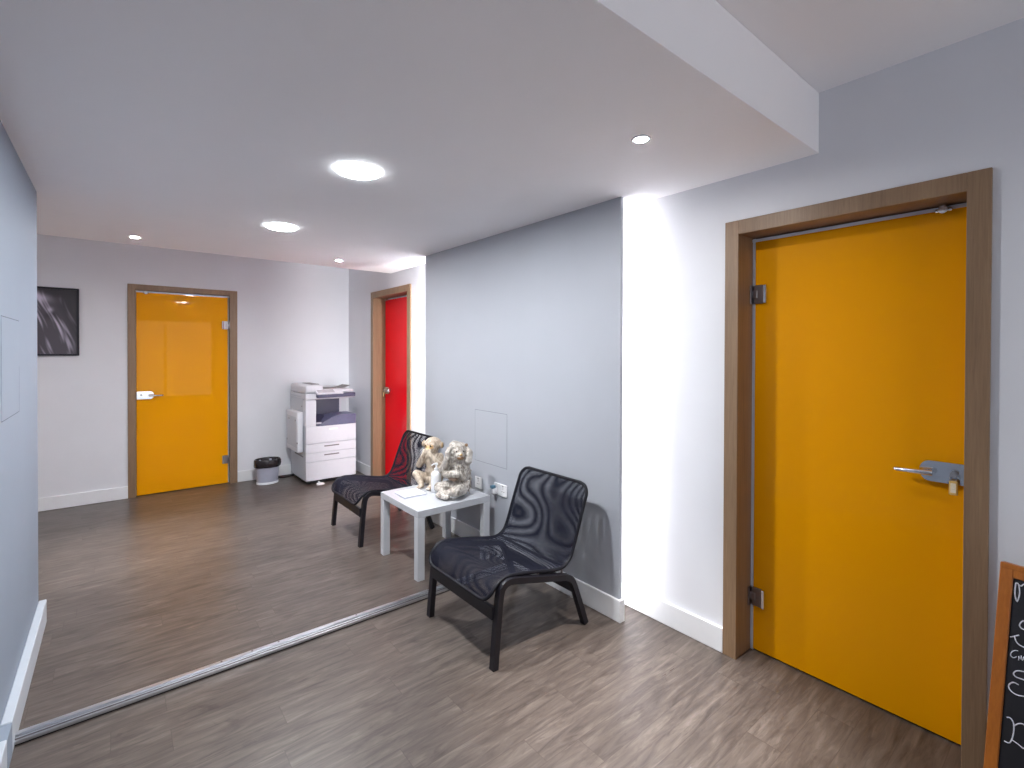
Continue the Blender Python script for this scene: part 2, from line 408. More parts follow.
# ------------------------------------------------------------------ doors
def door(name, label, loc, rz, W, i0, i1, H, HI, depth, color, hinge_left, recess_gap, key=None):
    r = thing(name, label, 'door', loc, rz, kind='structure')
    zt = HI
    m = MB()
    th = max(depth + .03, .05)
    m.box(0, i0, 0, th, 0, H, .0015, 1).box(i1, W, 0, th, 0, H, .0015, 1).box(i0, i1, 0, th, HI, H, .0015, 1)
    m.build('frame', 'frame', r)
    g = recess_gap
    l0, l1 = (i0 + g, i1 - .004) if hinge_left else (i0 + .004, i1 - g)
    leaf = MB().box(l0, l1, depth, depth + .010, .007, HI - .008, .0015, 1).build('leaf', color, r)
    # seal strip on the hinge side and across the head
    m = MB()
    if hinge_left: m.box(i0 - .002, i0 + g * .95, depth + .001, depth + .012, 0, HI - .002)
    m.box(i0, i1, depth - .004, depth + .004, HI - .020, HI - .006)
    m.build('seal_strip', 'seal', r)
    s = 1 if hinge_left else -1
    hx = l0 if hinge_left else l1
    for z in (1.79, .275):
        m = MB()
        a, b = sorted((hx - s * .003, hx + s * .042))
        m.box(a, b, depth - .010, depth + .001, z - .046, z + .046, .002, 1)
        a, b = sorted((hx - s * g, hx + s * .014))
        m.box(a, b, depth - .013, depth + .0005, z - .020, z + .020, .002, 1)
        a, b = sorted((hx - s * (g + .001), hx - s * (g - .006)))
        m.box(a, b, depth - .03, depth + .004, z - .046, z + .046, .001, 1)
        hg = m.build('hinge', 'dsteel', r)
        a, b = sorted((hx + s * .042, hx + s * .058))
        MB().box(a, b, depth - .016, depth + .001, z - .046, z + .046, .004, 2).build('cover_plate', 'chrome', hg)
    # lock case and lever
    cx = l1 - .004 if hinge_left else l0 + .004        # outer end of the case
    z = 1.040; L = .142; hh = .040
    pts = []
    n = 10
    for k in range(n + 1):
        a = PI / 2 - PI * k / n
        pts.append((cx - s * (L - hh * .8 + math.cos(a) * hh * .8), depth - .022, z + math.sin(a) * hh))
    outline = [(cx, depth - .022, z + hh)] + pts + [(cx, depth - .022, z - hh)]
    m = MB(); m.poly(outline, (0, .023, 0))
    bmesh.ops.bevel(m.b, geom=[e for e in m.b.edges], offset=.003, segments=2, affect='EDGES')
    case = m.build('lock_case', 'chrome', r, smooth=True)
    a, b = sorted((cx, cx + s * .008))
    MB().box(a, b, depth - .024, depth + .001, z - hh, z + hh, .001, 1).build('lock_edge', 'dsteel', case)
    hx2 = cx - s * .100
    m = MB().cyl((hx2, depth - .021, z - .002), (hx2, depth - .052, z - .002), .0105, n=16)
    m.tube([(hx2 + s * .004, depth - .054, z - .002), (hx2 - s * .01, depth - .056, z - .002), (hx2 - s * .05, depth - .056, z - .004), (hx2 - s * .105, depth - .054, z - .006), (hx2 - s * .116, depth - .046, z - .006)], [.010, .0105, .0095, .009, .006], 12)
    m.build('lever', 'chrome', case, smooth=True)
    MB().cyl((cx - s * .036, depth - .021, z + .004), (cx - s * .036, depth - .026, z + .004), .011, n=18, bev=.001).build('keyhole', 'steel', case, smooth=True)
    # round door stop near the free top corner
    bx = l1 - .08 if hinge_left else l0 + .08
    m = MB().cyl((bx, depth - .034, HI - .022), (bx, depth - .004, HI - .022), .015, n=20, bev=.003).cyl((bx - .024, depth - .013, HI - .022), (bx + .024, depth - .013, HI - .022), .008, n=12)
    m.build('door_stop', 'chrome', r, smooth=True)
    return r, case, (cx - s * .036, depth - .026, z + .004)

door('door_1', 'yellow glass door in a brown frame nearest the chalkboard, key tag hanging from lock', (XF, D1[0], 0), -PI / 2, .9459, .0663, .8819, 2.141, 2.0735, .152, 'yellow', True, .014)
door('door_2', 'red glass door in a brown frame behind the copier and black chair', (XF, D2[0], 0), -PI / 2, .9946, .071, .925, 2.197, 2.128, .152, 'red', False, .012)
door('door_3', 'yellow glass door in a brown frame between the dark picture and bin', (D3[0], YBF, 0), 0, .9809, .0656, .9058, 2.179, 2.121, .030, 'yellow', False, .016)

def key(label, loc):
    r = thing('door_key', label, 'key', loc, -PI / 2)
    m = MB().box(-.003, .003, -.012, .012, -.0015, .0015); m.cyl((0, -.014, -.003), (0, -.016, -.003), .011, n=14)
    m.build('key_bow', 'steel', r)
    MB().tube([(.011 * math.sin(a), -.016, -.016 - .010 * math.cos(a)) for a in [2 * PI * k / 16 for k in range(16)]], .0011, 6, True).build('key_ring', 'steel', r)
    t = MB().box(-.013, .013, -.020, -.014, -.079, -.026, .004, 2).build('key_tag', 'tagp', r)
    MB().box(-.008, .008, -.0208, -.0198, -.070, -.034, .0003, 1).build('paper_insert', 'tagw', t)
    return r
# local door x runs towards -y, local y towards +x
key('key with a cream and gold tag in the lock of the large yellow door', (XF + .152 - .026, D1[0] - (.8819 - .008 - .036), 1.044))
key('small key with a gold tag hanging from the lock of the red door', (XF + .152 - .026, D2[0] - (.071 + .008 + .036), 1.044))

# ------------------------------------------------------------------ lights in the ceiling
def big_light(loc, R, label):
    r = thing('ceiling_light', label, 'ceiling light', loc, group=None)
    MB().lathe([(R * .80, -.001), (R * .80, -.008), (R * .83, -.012), (R * .90, -.013), (R * .97, -.010), (R, -.004), (R, -.0005)], 48).build('trim_ring', 'ringlit', r, smooth=True)
    MB().lathe([(.0001, -.0135), (R * .45, -.0132), (R * .72, -.0120), (R * .79, -.009), (R * .80, -.002)], 40).build('diffuser', 'glow', r)
    for a in (.5, 2.6, 4.7): MB().cyl((math.cos(a) * R * .85, math.sin(a) * R * .85, -.0125), (math.cos(a) * R * .85, math.sin(a) * R * .85, -.016), .005, n=10).build('clip', 'steel', r)
    return r
big_light((.896, 2.267, ZC), .103, 'large round lit ceiling light nearest the partition panel top')
big_light((.886, 3.622, ZC), .100, 'large round lit ceiling light nearer the back wall')
def spot(loc, label, watt):
    r = thing('downlight', label, 'downlight', loc)
    MB().lathe([(.026, -.001), (.026, -.003), (.031, -.005), (.037, -.004), (.039, -.0005)], 32).build('bezel', 'ring', r, smooth=True)
    MB().lathe([(.0001, -.002), (.018, -.002), (.026, -.0015)], 24).build('lens', 'glow2', r)
    sl = bpy.data.lights.new('downlight_beam', 'SPOT'); sl.energy = watt * .9; sl.spot_size = math.radians(46); sl.spot_blend = 1; sl.shadow_soft_size = .024; sl.color = (1, .96, .93)
    so = bpy.data.objects.new('downlight_beam', sl); COL.objects.link(so); so.parent = r; so.location = (0, 0, -.008)
    return r
spot((.110, 4.671, ZC), 'small recessed downlight above the picture side of back door', 40)
spot((-1.50, 4.66, ZC), 'added unseen downlight in the alcove ceiling beyond the left wall', 40)  # unseen lamp, added to brighten the alcove side of the back wall
spot((1.636, 4.614, ZC), 'small recessed downlight in front of the red door', 36)
spot((1.647, 1.203, ZC), 'small recessed downlight in front of the large near yellow door', 85)

# light strips on the back of the partition panel
for y, sg, lab in ((1.775, -1, 'lit vertical light strip behind the partition edge near the large yellow door'), (3.73, 1, 'lit vertical light strip behind the partition edge near the red door')):
    r = thing('led_strip', lab, 'light strip', (2.19, y, 0))
    if sg < 0:          # flat strip shining at the wall
        MB().box(0, .010, -.012, .012, .01, ZC - .01).build('channel', 'alu', r)
        MB().box(.010, .014, -.008, .008, .02, ZC - .02).build('lens', 'led', r); continue
    MB().box(0, .065, -.012, .012, .01, ZC - .01).build('channel', 'alu', r)
    a, b = sorted((sg * .012, sg * .016)); MB().box(.018, .060, a, b, .02, ZC - .02).build('lens', 'led' if sg < 0 else 'led2', r)

# ------------------------------------------------------------------ hatches, sockets
h = thing('access_hatch', 'flush white access hatch in the partition panel above the sockets', 'hatch', (XP, 2.92, .855))
MB().box(-.0012, -.0002, -.198, .198, -.195, .195).build('panel', 'wallb', h)
m = MB()
for b in ((-.2005, -.198, -.1975, .1975), (.198, .2005, -.1975, .1975), (-.198, .198, -.1975, -.195), (-.198, .198, .195, .1975)): m.box(-.0010, -.0001, b[0], b[1], b[2], b[3])
m.build('gap', 'hatch', h)
h = thing('access_hatch', 'flush access hatch outlined in dark lines on the left wall', 'hatch', (XL, 2.83, 1.43))
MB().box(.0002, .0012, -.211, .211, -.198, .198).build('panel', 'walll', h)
m = MB()
for b in ((.211, .2135, -.20, -.0), (-.211, .2135, -.2005, -.198), (-.211, .2135, .198, .2005)): m.box(.0001, .0013, b[0], b[1], b[2], b[3])
m.build('gap', 'hatchd', h)
def socket(y, z, wd, label, holes):
    r = thing('wall_socket', label, 'socket', (XP, y, z), -PI / 2)
    MB().box(-wd / 2, wd / 2, -.010, 0, -.043, .043, .003, 2).build('face_plate', 'plastic', r)
    m = MB()
    for hx in holes:
        for dx, dz, a, b in ((0, .014, .003, .005), (-.011, -.008, .004, .003), (.011, -.008, .004, .003)): m.box(hx + dx - a, hx + dx + a, -.0108, -.0095, dz - b, dz + b)
        m.box(hx - .006, hx + .006, -.0125, -.0098, .026, .038, .001, 1)
    m.build('pin_hole', 'slot', r)
    return r
socket(3.063, .492, .088, 'single white wall socket beside the furry statuette', (0,))
socket(2.788, .497, .148, 'double white wall socket between the table and the near chair', (.035,))
p = thing('plug_in_freshener', 'white plug-in unit with a blue cap in the double socket', 'air freshener', (XP - .012, 2.832, .492), -PI / 2)
MB().box(-.018, .018, -.034, 0, -.03, .016, .008, 3).build('body', 'plastic', p, smooth=True)
MB().box(-.017, .017, -.048, -.012, .012, .036, .007, 3).build('cap', 'teal', p, smooth=True)

# ------------------------------------------------------------------ framed picture
pc = thing('framed_picture', 'dark framed monochrome print of a maned lion on the back wall', 'picture', (-.49, YB, 1.772))
PW, PH = .42, .642
m = MB()
for a, b, c, d in ((-PW / 2, -PW / 2 + .016, -PH / 2, PH / 2), (PW / 2 - .016, PW / 2, -PH / 2, PH / 2), (-PW / 2 + .016, PW / 2 - .016, -PH / 2, -PH / 2 + .016), (-PW / 2 + .016, PW / 2 - .016, PH / 2 - .016, PH / 2)): m.box(a, b, -.03, 0, c, d, .002, 1)
m.build('frame', 'framek', pc)
bm = bmesh.new(); nx, nz = 72, 110
gw, gh = PW - .03, PH - .03
vv = [[bm.verts.new((-gw / 2 + gw * i / nx, -.012, -gh / 2 + gh * j / nz)) for i in range(nx + 1)] for j in range(nz + 1)]
for j in range(nz):
    for i in range(nx): bm.faces.new((vv[j][i], vv[j][i + 1], vv[j + 1][i + 1], vv[j + 1][i]))
me = bpy.data.meshes.new('print'); bm.to_mesh(me); bm.free()
ca = me.color_attributes.new('ink', 'FLOAT_COLOR', 'POINT')
def ink(x, z):
    # long strands sweeping down from a pale tuft, dark background in the upper corner
    u, v = x / gw + .5, z / gh + .5
    s = u - .50 * (1 - v) ** 1.4 + .05 * math.sin(v * 7 + u * 3)
    st = noise.noise(Vector((s * 9, v * 2.2, 1.3))) * .6 + noise.noise(Vector((s * 24, v * 4.0, 5.1))) * .5
    lim = .50 + .55 * (1 - v) ** .8 - .35 * max(0, v - .86) / .14
    edge = 1 / (1 + math.exp((u - lim - .06 * st) * 16))
    top = math.exp(-((u - .36) / .17) ** 2 - ((v - .86 + .12 * (u - .36)) / .055) ** 2)
    ear = math.exp(-((u - .52) / .05) ** 2 - ((v - .68) / .035) ** 2)
    hole = math.exp(-((u - .52) / .10) ** 2 - ((v - .60) / .06) ** 2)
    g = .04 + edge * (.045 + 1.5 * max(0, st - .04) ** 1.2 * (.35 + .65 * (1 - abs(v - .45)))) + top * (.26 + .3 * max(0, st)) + ear * .28 - hole * .05
    g = max(.025, min(.62, g)); return (g, g * .90, g * 1.12, 1)
for k, v in enumerate(me.vertices): ca.data[k].color = ink(v.co.x, v.co.z)
me.materials.append(M['ink']); o = bpy.data.objects.new('print', me); COL.objects.link(o); o.parent = pc
MB().box(-gw / 2, gw / 2, -.011, -.004, -gh / 2, gh / 2).build('backing', 'framek', pc)

# ------------------------------------------------------------------ chairs
def smooth_path(P, n=8):
    out = []
    N = len(P)
    for i in range(N - 1):
        p0, p1, p2, p3 = P[max(i - 1, 0)], P[i], P[i + 1], P[min(i + 2, N - 1)]
        for k in range(n):
            t = k / n
            out.append(tuple(.5 * ((2 * b) + (-a + c) * t + (2 * a - 5 * b + 4 * c - d) * t * t + (-a + 3 * b - 3 * c + d) * t ** 3) for a, b, c, d in zip(p0, p1, p2, p3)))
    out.append(tuple(P[-1])); return out
HW = .287      # half width of the sling
# side profile of the sling: x back from the front legs' feet, z up
PROF = smooth_path([(-.014, .314), (.002, .348), (.032, .384), (.085, .408), (.16, .404), (.28, .382), (.40, .356), (.475, .350), (.525, .372), (.556, .420), (.590, .510), (.622, .596), (.654, .676), (.686, .757)], 6)
CR = min(range(len(PROF)), key=lambda i: abs(PROF[i][0] - .500))
def half_width(s):
    # rounded corners at both ends; s = arclength from nearest end
    R = .066
    if s >= R: return HW
    return HW - R + math.sqrt(max(0, R * R - (R - s) ** 2))
arc = [0]
for a, b in zip(PROF, PROF[1:]): arc.append(arc[-1] + math.hypot(b[0] - a[0], b[1] - a[1]))
TOT = arc[-1]
def resample(n):
    out = []
    us = []
    for i in range(n + 1):
        t = i / n; us.append(TOT * (t - math.sin(2 * PI * t) / (2 * PI) * .35))
    for u in us:
        k = max(j for j in range(len(arc)) if arc[j] <= u + 1e-9); k = min(k, len(arc) - 2)
        f = (u - arc[k]) / (arc[k + 1] - arc[k]); a, b = PROF[k], PROF[k + 1]
        d = Vector((b[0] - a[0], 0, b[1] - a[1])).normalized()
        out.append((u, a[0] + (b[0] - a[0]) * f, a[1] + (b[1] - a[1]) * f, Vector((-d.z, 0, d.x))))
    return out
RS = resample(96)
UC = arc[CR]
def sling(name, lo, hi, off, mat, parent, sag):
    bm = bmesh.new(); uvl = bm.loops.layers.uv.new('UVMap'); rows = []
    for (u, x, z, nn) in RS:
        if u < lo - 1e-6 or u > hi + 1e-6: continue
        hw = half_width(min(u, TOT - u)) - .004; row = []
        for k in range(13):
            y = -hw + 2 * hw * k / 12
            e = 1 - (y / HW) ** 2
            p = Vector((x, y, z)) + nn * (off - sag * e)
            row.append((bm.verts.new(p), (y, u)))
        rows.append(row)
    for A, B in zip(rows, rows[1:]):
        for k in range(12):
            q = [A[k], A[k + 1], B[k + 1], B[k]]
            f = bm.faces.new([v for v, _ in q]); f.smooth = True
            for lp, (_, uv) in zip(f.loops, q): lp[uvl].uv = uv
    me = bpy.data.meshes.new(name); bm.to_mesh(me); bm.free(); me.materials.append(M[mat])
    o = bpy.data.objects.new(name, me); COL.objects.link(o); o.parent = parent; return o
def make_chair(label, loc, rz, group):
    r = thing('lounge_chair', label, 'chair', loc, rz, group)
    st = sling('seat', 0, UC + .012, .0055, 'net1', r, .006)
    sling('under_layer', 0, UC + .012, -.0055, 'net2', st, .010)
    bk = sling('backrest', UC - .012, TOT, .0055, 'net1', r, .006)
    sling('rear_layer', UC - .012, TOT, -.0055, 'net2', bk, .010)
    loop = []
    for (u, x, z, nn) in RS: loop.append((x, -half_width(min(u, TOT - u)), z))
    for (u, x, z, nn) in reversed(RS): loop.append((x, half_width(min(u, TOT - u)), z))
    # fill straight runs at both ends
    full = []
    for i, p in enumerate(loop):
        q = loop[(i + 1) % len(loop)]; full.append(p)
        d = (Vector(q) - Vector(p)).length
        if d > .05:
            for k in range(1, 8): full.append(tuple(Vector(p).lerp(Vector(q), k / 8)))
    MB().tube(full, .0095, 10, True).build('tube_frame', 'tube', r, smooth='all')
    # cross rail under the crease
    c = RS[min(range(len(RS)), key=lambda i: abs(RS[i][0] - UC))]
    MB().tube([(c[1], -HW, c[2] - .004), (c[1] + .004, -.15, c[2] - .016), (c[1] + .005, 0, c[2] - .02), (c[1] + .004, .15, c[2] - .016), (c[1], HW, c[2] - .004)], .008, 8).build('cross_rail', 'tube', r, smooth='all')
    for s in (-1, 1):
        y = s * (HW + .012)
        path = smooth_path([(.012, y, 0), (.022, y, .12), (.034, y, .25), (.044, y, .335), (.058, y, .374), (.092, y, .392), (.15, y, .384), (.28, y, .352), (.42, y, .318), (.485, y, .302), (.520, y, .284), (.545, y, .248), (.585, y, .150), (.640, y, .004)], 5)
        path = [p for p in path if p[2] >= 0]
        MB().strip(path, .034, .030, (0, 1, 0)).build('side_frame', 'black', r, smooth=True)
        path_x = [(.044, .255), (.500, .235)]
    yy = HW + .0
    MB().box(.010, .030, -yy, yy, .224, .288, .003, 1).build('stretcher', 'black', r)
    MB().box(.548, .568, -yy, yy, .195, .250, .003, 1).build('stretcher', 'black', r)
    for s in (-1, 1):
        for x in (.07, .30, .47):
            z = [q for q in RS if q[1] >= x][0][2]
            zf = {.07: .392, .30: .345, .47: .308}[x]
            MB().cyl((x, s * (HW + .002), zf), (x, s * (HW + .002), z), .006, n=10).build('spacer', 'dsteel', r)
    return r
CG = 'black net lounge chairs by the partition'
c1 = make_chair('black net lounge chair in front of the partition edge, nearest the big yellow door', (1.366, 2.123, 0), .0, CG)
c2 = copy_tree(c1); c2.location = (1.436, 3.918, 0); c2.rotation_euler = (0, 0, .0)
c2['label'] = 'black net lounge chair beyond the white table, in front of the red door'

# ------------------------------------------------------------------ side table and what stands on it
tb = thing('side_table', 'square glossy white side table between the two black chairs', 'table', (1.805, 3.115, 0))
TX, TY, TZ = .290, .287, .460
MB().box(-TX, TX, -TY, TY, TZ - .046, TZ, .002, 2).build('tabletop', 'lack', tb)
for sx in (-1, 1):
    for sy in (-1, 1):
        a, b = sorted((sx * TX, sx * (TX - .051))); c, d = sorted((sy * TY, sy * (TY - .051)))
        MB().box(a, b, c, d, 0, TZ - .046, .0015, 1).build('leg', 'lackleg', tb)
cd = thing('notepad', 'white card notepad lying flat on the white side table', 'notepad', (1.662, 3.213, TZ), math.radians(-2))
MB().box(-.088, .088, -.085, .085, 0, .005, .001, 1).build('back_card', 'label', cd)
MB().box(-.086, .086, -.083, .083, .005, .012, .001, 1).build('sheet', 'paper', cd)

bt = thing('soap_dispenser', 'white pump bottle standing between the two statuettes on the table', 'bottle', (1.832, 3.138, TZ), math.radians(-30))
MB().lathe([(.0001, 0), (.034, 0), (.037, .004), (.037, .128), (.035, .142), (.024, .156), (.0145, .161), (.0145, .165), (.0001, .165)], 28).build('body', 'plastic', bt, smooth=True)
MB().cyl((0, 0, .163), (0, 0, .180), .0155, n=20, bev=.002).build('collar', 'plastic', bt, smooth=True)
m = MB().cyl((0, 0, .179), (0, 0, .206), .0065, n=12).cyl((0, 0, .203), (0, 0, .217), .014, .013, n=18, bev=.002).tube([(0, 0, .211), (-.018, -.012, .212), (-.030, -.020, .208), (-.033, -.022, .202)], [.006, .005, .0045, .004], 8)
m.build('pump_head', 'plastic', bt, smooth=True)
m = MB()
import_rows = [(.085, .010), (.076, .014), (.064, .012), (.056, .008)]
for zc, hwid in import_rows:
    pts = [(.0374 * math.cos(a), .0374 * math.sin(a), zc) for a in [-1.15 + (k / 8 - .5) * hwid / .0165 for k in range(9)]]
    m.tube(pts, .0011, 5)
m.tube([(.0374 * math.cos(-1.15 + .25 * math.cos(t)), .0374 * math.sin(-1.15 + .25 * math.cos(t)), .070 + .024 * math.sin(t)) for t in [2 * PI * k / 24 for k in range(24)]], .0007, 5, True)
m.build('label_print', 'label', bt)

def statue_finish(o, vox=.0038, sm=4, disp=0):
    rm = o.modifiers.new('join', 'REMESH'); rm.mode = 'VOXEL'; rm.voxel_size = vox; rm.use_smooth_shade = True
    s = o.modifiers.new('soften', 'SMOOTH'); s.iterations = sm; s.factor = .5
def fingers(m, palm, tips_dir, spread, L, r, n=4, curl=(0, 0, 0)):
    P = Vector(palm); d = Vector(tips_dir).normalized(); sp = Vector(spread).normalized(); cv = Vector(curl)
    for k in range(n):
        b = P + sp * (k - (n - 1) / 2) * r * 1.9
        l = L * (.86, 1.0, .95, .78)[k % 4]
        m.capsule(b, b + d * l * .55 + cv * .3, r, r * .95, 8); m.capsule(b + d * l * .55 + cv * .3, b + d * l + cv, r * .95, r * .7, 8)
    m.capsule(P - sp * (-r * 3.6), P + sp * r * 4.4 + d * L * .4 + cv * .2, r, r * .8, 8)

# smooth monkey covering its mouth; faces local -Y
s1 = thing('monkey_statuette', 'beige monkey statuette covering its mouth with both hands', 'statuette', (1.902, 3.312, TZ + .0035), math.radians(-60))
s1.scale = (1, 1, .94)
m = MB()
m.ball((0, .018, .056), (.074, .070, .056)).ball((0, .010, .115), (.064, .058, .070)).ball((0, .008, .180), (.062, .052, .070)).ball((0, .012, .232), (.060, .046, .038))
m.capsule((0, .012, .24), (0, .002, .30), .038, .042)
m.ball((0, .006, .338), (.066, .070, .060)).ball((0, -.008, .318), (.056, .058, .042)).ball((0, -.048, .302), (.034, .032, .028))
m.ball((0, -.056, .346), (.042, .014, .013))
for s in (-1, 1):
    m.ball((s * .066, .010, .334), (.010, .020, .022)).ball((s * .080, .004, .337), (.008, .026, .030))
    m.capsule((s * .058, .012, .240), (s * .092, -.048, .172), .030, .026); m.capsule((s * .092, -.048, .172), (s * .032, -.086, .262), .026, .018)
    m.ball((s * .024, -.086, .276), (.019, .014, .024))
    fingers(m, (s * .022, -.086, .280), (-s * .55, .05, .8), (s * .5, 0, .6), .036, .0058)
    m.capsule((s * .045, -.005, .050), (s * .100, -.070, .100), .042, .034); m.capsule((s * .100, -.070, .100), (s * .045, -.092, .028), .032, .022)
    m.ball((s * .042, -.104, .016), (.022, .034, .016))
    for k in range(4): m.capsule((s * (.030 + k * .009), -.122, .011), (s * (.028 + k * .010), -.142, .009), .0062, .005, 8)
body = m.build('body', 'beige', s1); statue_finish(body, .0036, 4)
m = MB()
m.ball((0, -.052, .324), (.039, .022, .020)).ball((0, -.068, .306), (.024, .018, .016))
for s in (-1, 1): m.ball((s * .021, -.057, .337), (.018, .015, .013))
f = m.build('face', 'gold', s1); statue_finish(f, .003, 3)
for s in (-1, 1): MB().ball((s * .022, -.0710, .337), .0075, 10).build('eye', 'eye', s1, smooth='all')
for s in (-1, 1): MB().ball((s * .086, -.003, .337), (.004, .016, .020), 12).build('ear', 'gold', s1, smooth='all')

# furry silver monkey holding its head; body faces local -Y, head turned back to one side
s2 = thing('monkey_statuette', 'silver grey furry monkey statuette holding a hand over its ear', 'statuette', (1.905, 2.980, TZ + .004), math.radians(-78))
s2.scale = (1, 1, .925)
HR = Matrix.Rotation(math.radians(62), 3, 'Z'); HC = Vector((0, .012, 0))
def hd_(x, y, z): return HC + HR @ Vector((x, y, z))
hq = HR.to_quaternion().to_matrix()
m = MB()
m.ball((0, .030, .070), (.092, .084, .070)).ball((0, .034, .15), (.084, .072, .085)).ball((0, .036, .225), (.080, .064, .080)).ball((0, .034, .275), (.070, .056, .045))
m.capsule((0, .024, .27), (0, .014, .33), .058, .058)
m.ball(hd_(0, .002, .335), (.070, .068, .062), 16, hq).ball(hd_(0, .006, .366), (.062, .058, .040), 16, hq).ball(hd_(0, -.054, .318), (.038, .038, .032), 16, hq).ball(hd_(0, -.020, .296), (.054, .048, .034), 16, hq)
m.ball(hd_(.058, .006, .376), (.020, .012, .018), 12, hq)
# arm with its hand on the ear
L = hd_(-.076, -.014, .345)
m.capsule((-.066, .030, .270), (-.098, -.040, .185), .036, .032); m.capsule((-.098, -.040, .185), L + Vector((0, 0, -.045)), .029, .022)
m.ball(L + Vector((0, 0, -.015)), (.022, .020, .030))
fingers(m, L, (.25, .15, 1), HR @ Vector((0, 1, .1)), .048, .0072, curl=HR @ Vector((.012, 0, 0)))
# other arm up behind and over the crown
q = hd_(.050, .052, .372); q2 = hd_(-.020, .020, .404)
m.capsule((.070, .046, .270), (.068, .062, .330), .034, .028); m.capsule((.068, .062, .330), q, .028, .024); m.capsule(q, q2, .022, .017)
fingers(m, q2, HR @ Vector((-.9, -.25, -.15)), HR @ Vector((0, 1, 0)), .040, .0068, curl=(0, 0, -.010))
for s in (-1, 1):
    m.capsule((s * .05, .0, .055), (s * .085, -.085, .062), .050, .040); m.capsule((s * .085, -.085, .062), (s * .010, -.120, .034), .034, .026)
    m.ball((s * .030, -.134, .022), (.036, .024, .020))
    for k in range(4): m.capsule((s * (.02 - k * .004), -.138, .014 + k * .009), (-s * .014, -.156, .012 + k * .009), .007, .005, 8)
m.capsule((-.050, -.060, .165), (.055, -.050, .180), .026, .030)
for k in range(80):
    a = random.uniform(0, 2 * PI); z = random.uniform(.05, .27)
    rx, ry = .086 - .02 * abs(z - .13), .075 - .02 * abs(z - .13)
    p = Vector((math.cos(a) * rx, .034 + math.sin(a) * ry, z)); q = Vector((math.cos(a + random.uniform(-.2, .2)) * (rx + .004), .034 + math.sin(a + .1) * (ry + .004), z - random.uniform(.025, .05)))
    m.capsule(p, q, .006, .003, 6)
body = m.build('body', 'silver', s2); statue_finish(body, .0038, 2)
t = bpy.data.textures.new('fur', 'CLOUDS'); t.noise_scale = .014; t.noise_depth = 3
d = body.modifiers.new('fur', 'DISPLACE'); d.texture = t; d.strength = .010; d.mid_level = .5
MB().ball(hd_(0, -.090, .328), (.012, .010, .011), 12, hq).build('nose', 'gold', s2, smooth='all')
MB().ball(hd_(0, -.074, .304), (.026, .020, .018), 14, hq).build('muzzle', 'goldd', s2, smooth='all')
for s in (-1, 1): MB().ball(hd_(s * .027, -.064, .350), .006, 10).build('eye', 'eye', s2, smooth='all')
MB().ball(hd_(.066, -.006, .384), (.013, .007, .013), 12, hq).build('ear', 'goldd', s2, smooth='all')
MB().ball((.02, -.052, .140), (.045, .022, .020), 14).build('belly_patch', 'brown', s2, smooth='all')

# ------------------------------------------------------------------ bin, cable
bn = thing('waste_bin', 'grey plastic waste bin with a black liner next to the copier', 'bin', (1.325, 6.030, 0))
MB().lathe([(.100, .012), (.102, .03), (.117, .240), (.119, .258), (.114, .258), (.112, .240), (.098, .03), (.096, .020), (.0001, .020)], 44, sx=1.08, sy=.86).build('body', 'bin', bn, smooth=True)
MB().lathe([(.098, 0), (.106, .004), (.106, .022), (.101, .028), (.094, .028), (.094, .001)], 44, sx=1.08, sy=.86).build('base_rim', 'binw', bn, smooth=True)
wob = lambda j, a: .004 * math.sin(7 * a + j) * (1 if j < 3 else .4) + .003 * math.sin(13 * a + 2 * j)
MB().lathe([(.118, .190), (.124, .193), (.128, .225), (.1285, .258), (.124, .276), (.117, .278), (.112, .26), (.106, .16), (.085, .12), (.0001, .11)], 60, sx=1.08, sy=.86, wob=lambda j, a: wob(j, a) if j < 8 else 0).build('liner', 'bag', bn, smooth='all')
tag(MB().tube(smooth_path([(1.45, 6.215, .006), (1.49, 6.19, .006), (1.535, 6.17, .006), (1.60, 6.18, .006), (1.66, 6.20, .008), (1.72, 6.2, .03)], 6), .006, 8).build('power_cable', 'cable', smooth='all'), 'black power cable on the floor between the bin and copier', 'cable')
tag(MB().tube(smooth_path([(1.45, 6.258, .006), (1.52, 6.250, .006), (1.58, 6.252, .006), (1.66, 6.255, .006), (1.76, 6.255, .03)], 6), .005, 8).build('network_cable', 'cable', smooth='all'), 'second thinner black cable along the skirting behind the bin', 'cable')

# ------------------------------------------------------------------ copier (local x to the right, y to the back)
cp = thing('photocopier', 'tall white office photocopier with paper drawers in the back corner', 'photocopier', (1.629, 5.634, 0), math.radians(.3))
MB().box(.004, .566, .012, .60, .04, .69, .006, 2).build('cabinet', 'copier2', cp)
MB().box(.02, .55, .03, .54, .018, .045).build('plinth', 'dark', cp)
for x in (.05, .52):
    for y in (.05, .50): MB().cyl((x - .012, y, .018), (x + .012, y, .018), .018, n=14).build('caster', 'dark', cp, smooth=True)
MB().lathe([(.0001, 0), (.044, 0), (.046, .006), (.036, .013), (.012, .016), (.0001, .016)], 24, c=(.15, -.022, 0)).cyl((.15, -.022, .008), (.15, .06, .022), .010, n=10).build('stabiliser_foot', 'plastic', cp, smooth=True)
def drawer(name, z0, z1, hz=None, hw=.085, hm='slot', hx=.285, hh=.007):
    d = MB().box(0, .570, -.004, .016, z0 + .0025, z1 - .0025, .004, 2).build(name, 'copier', cp)
    if hz: MB().box(hx - hw, hx + hw, -.009, -.002, hz - hh, hz + hh, .003, 1).build('handle', hm, d)
    return d
drawer('base_panel', .045, .255)
drawer('drawer', .257, .357, .322)
drawer('drawer', .357, .457, .422)
drawer('front_cover', .459, .655, .612, .05, 'plastic', .30, .010)
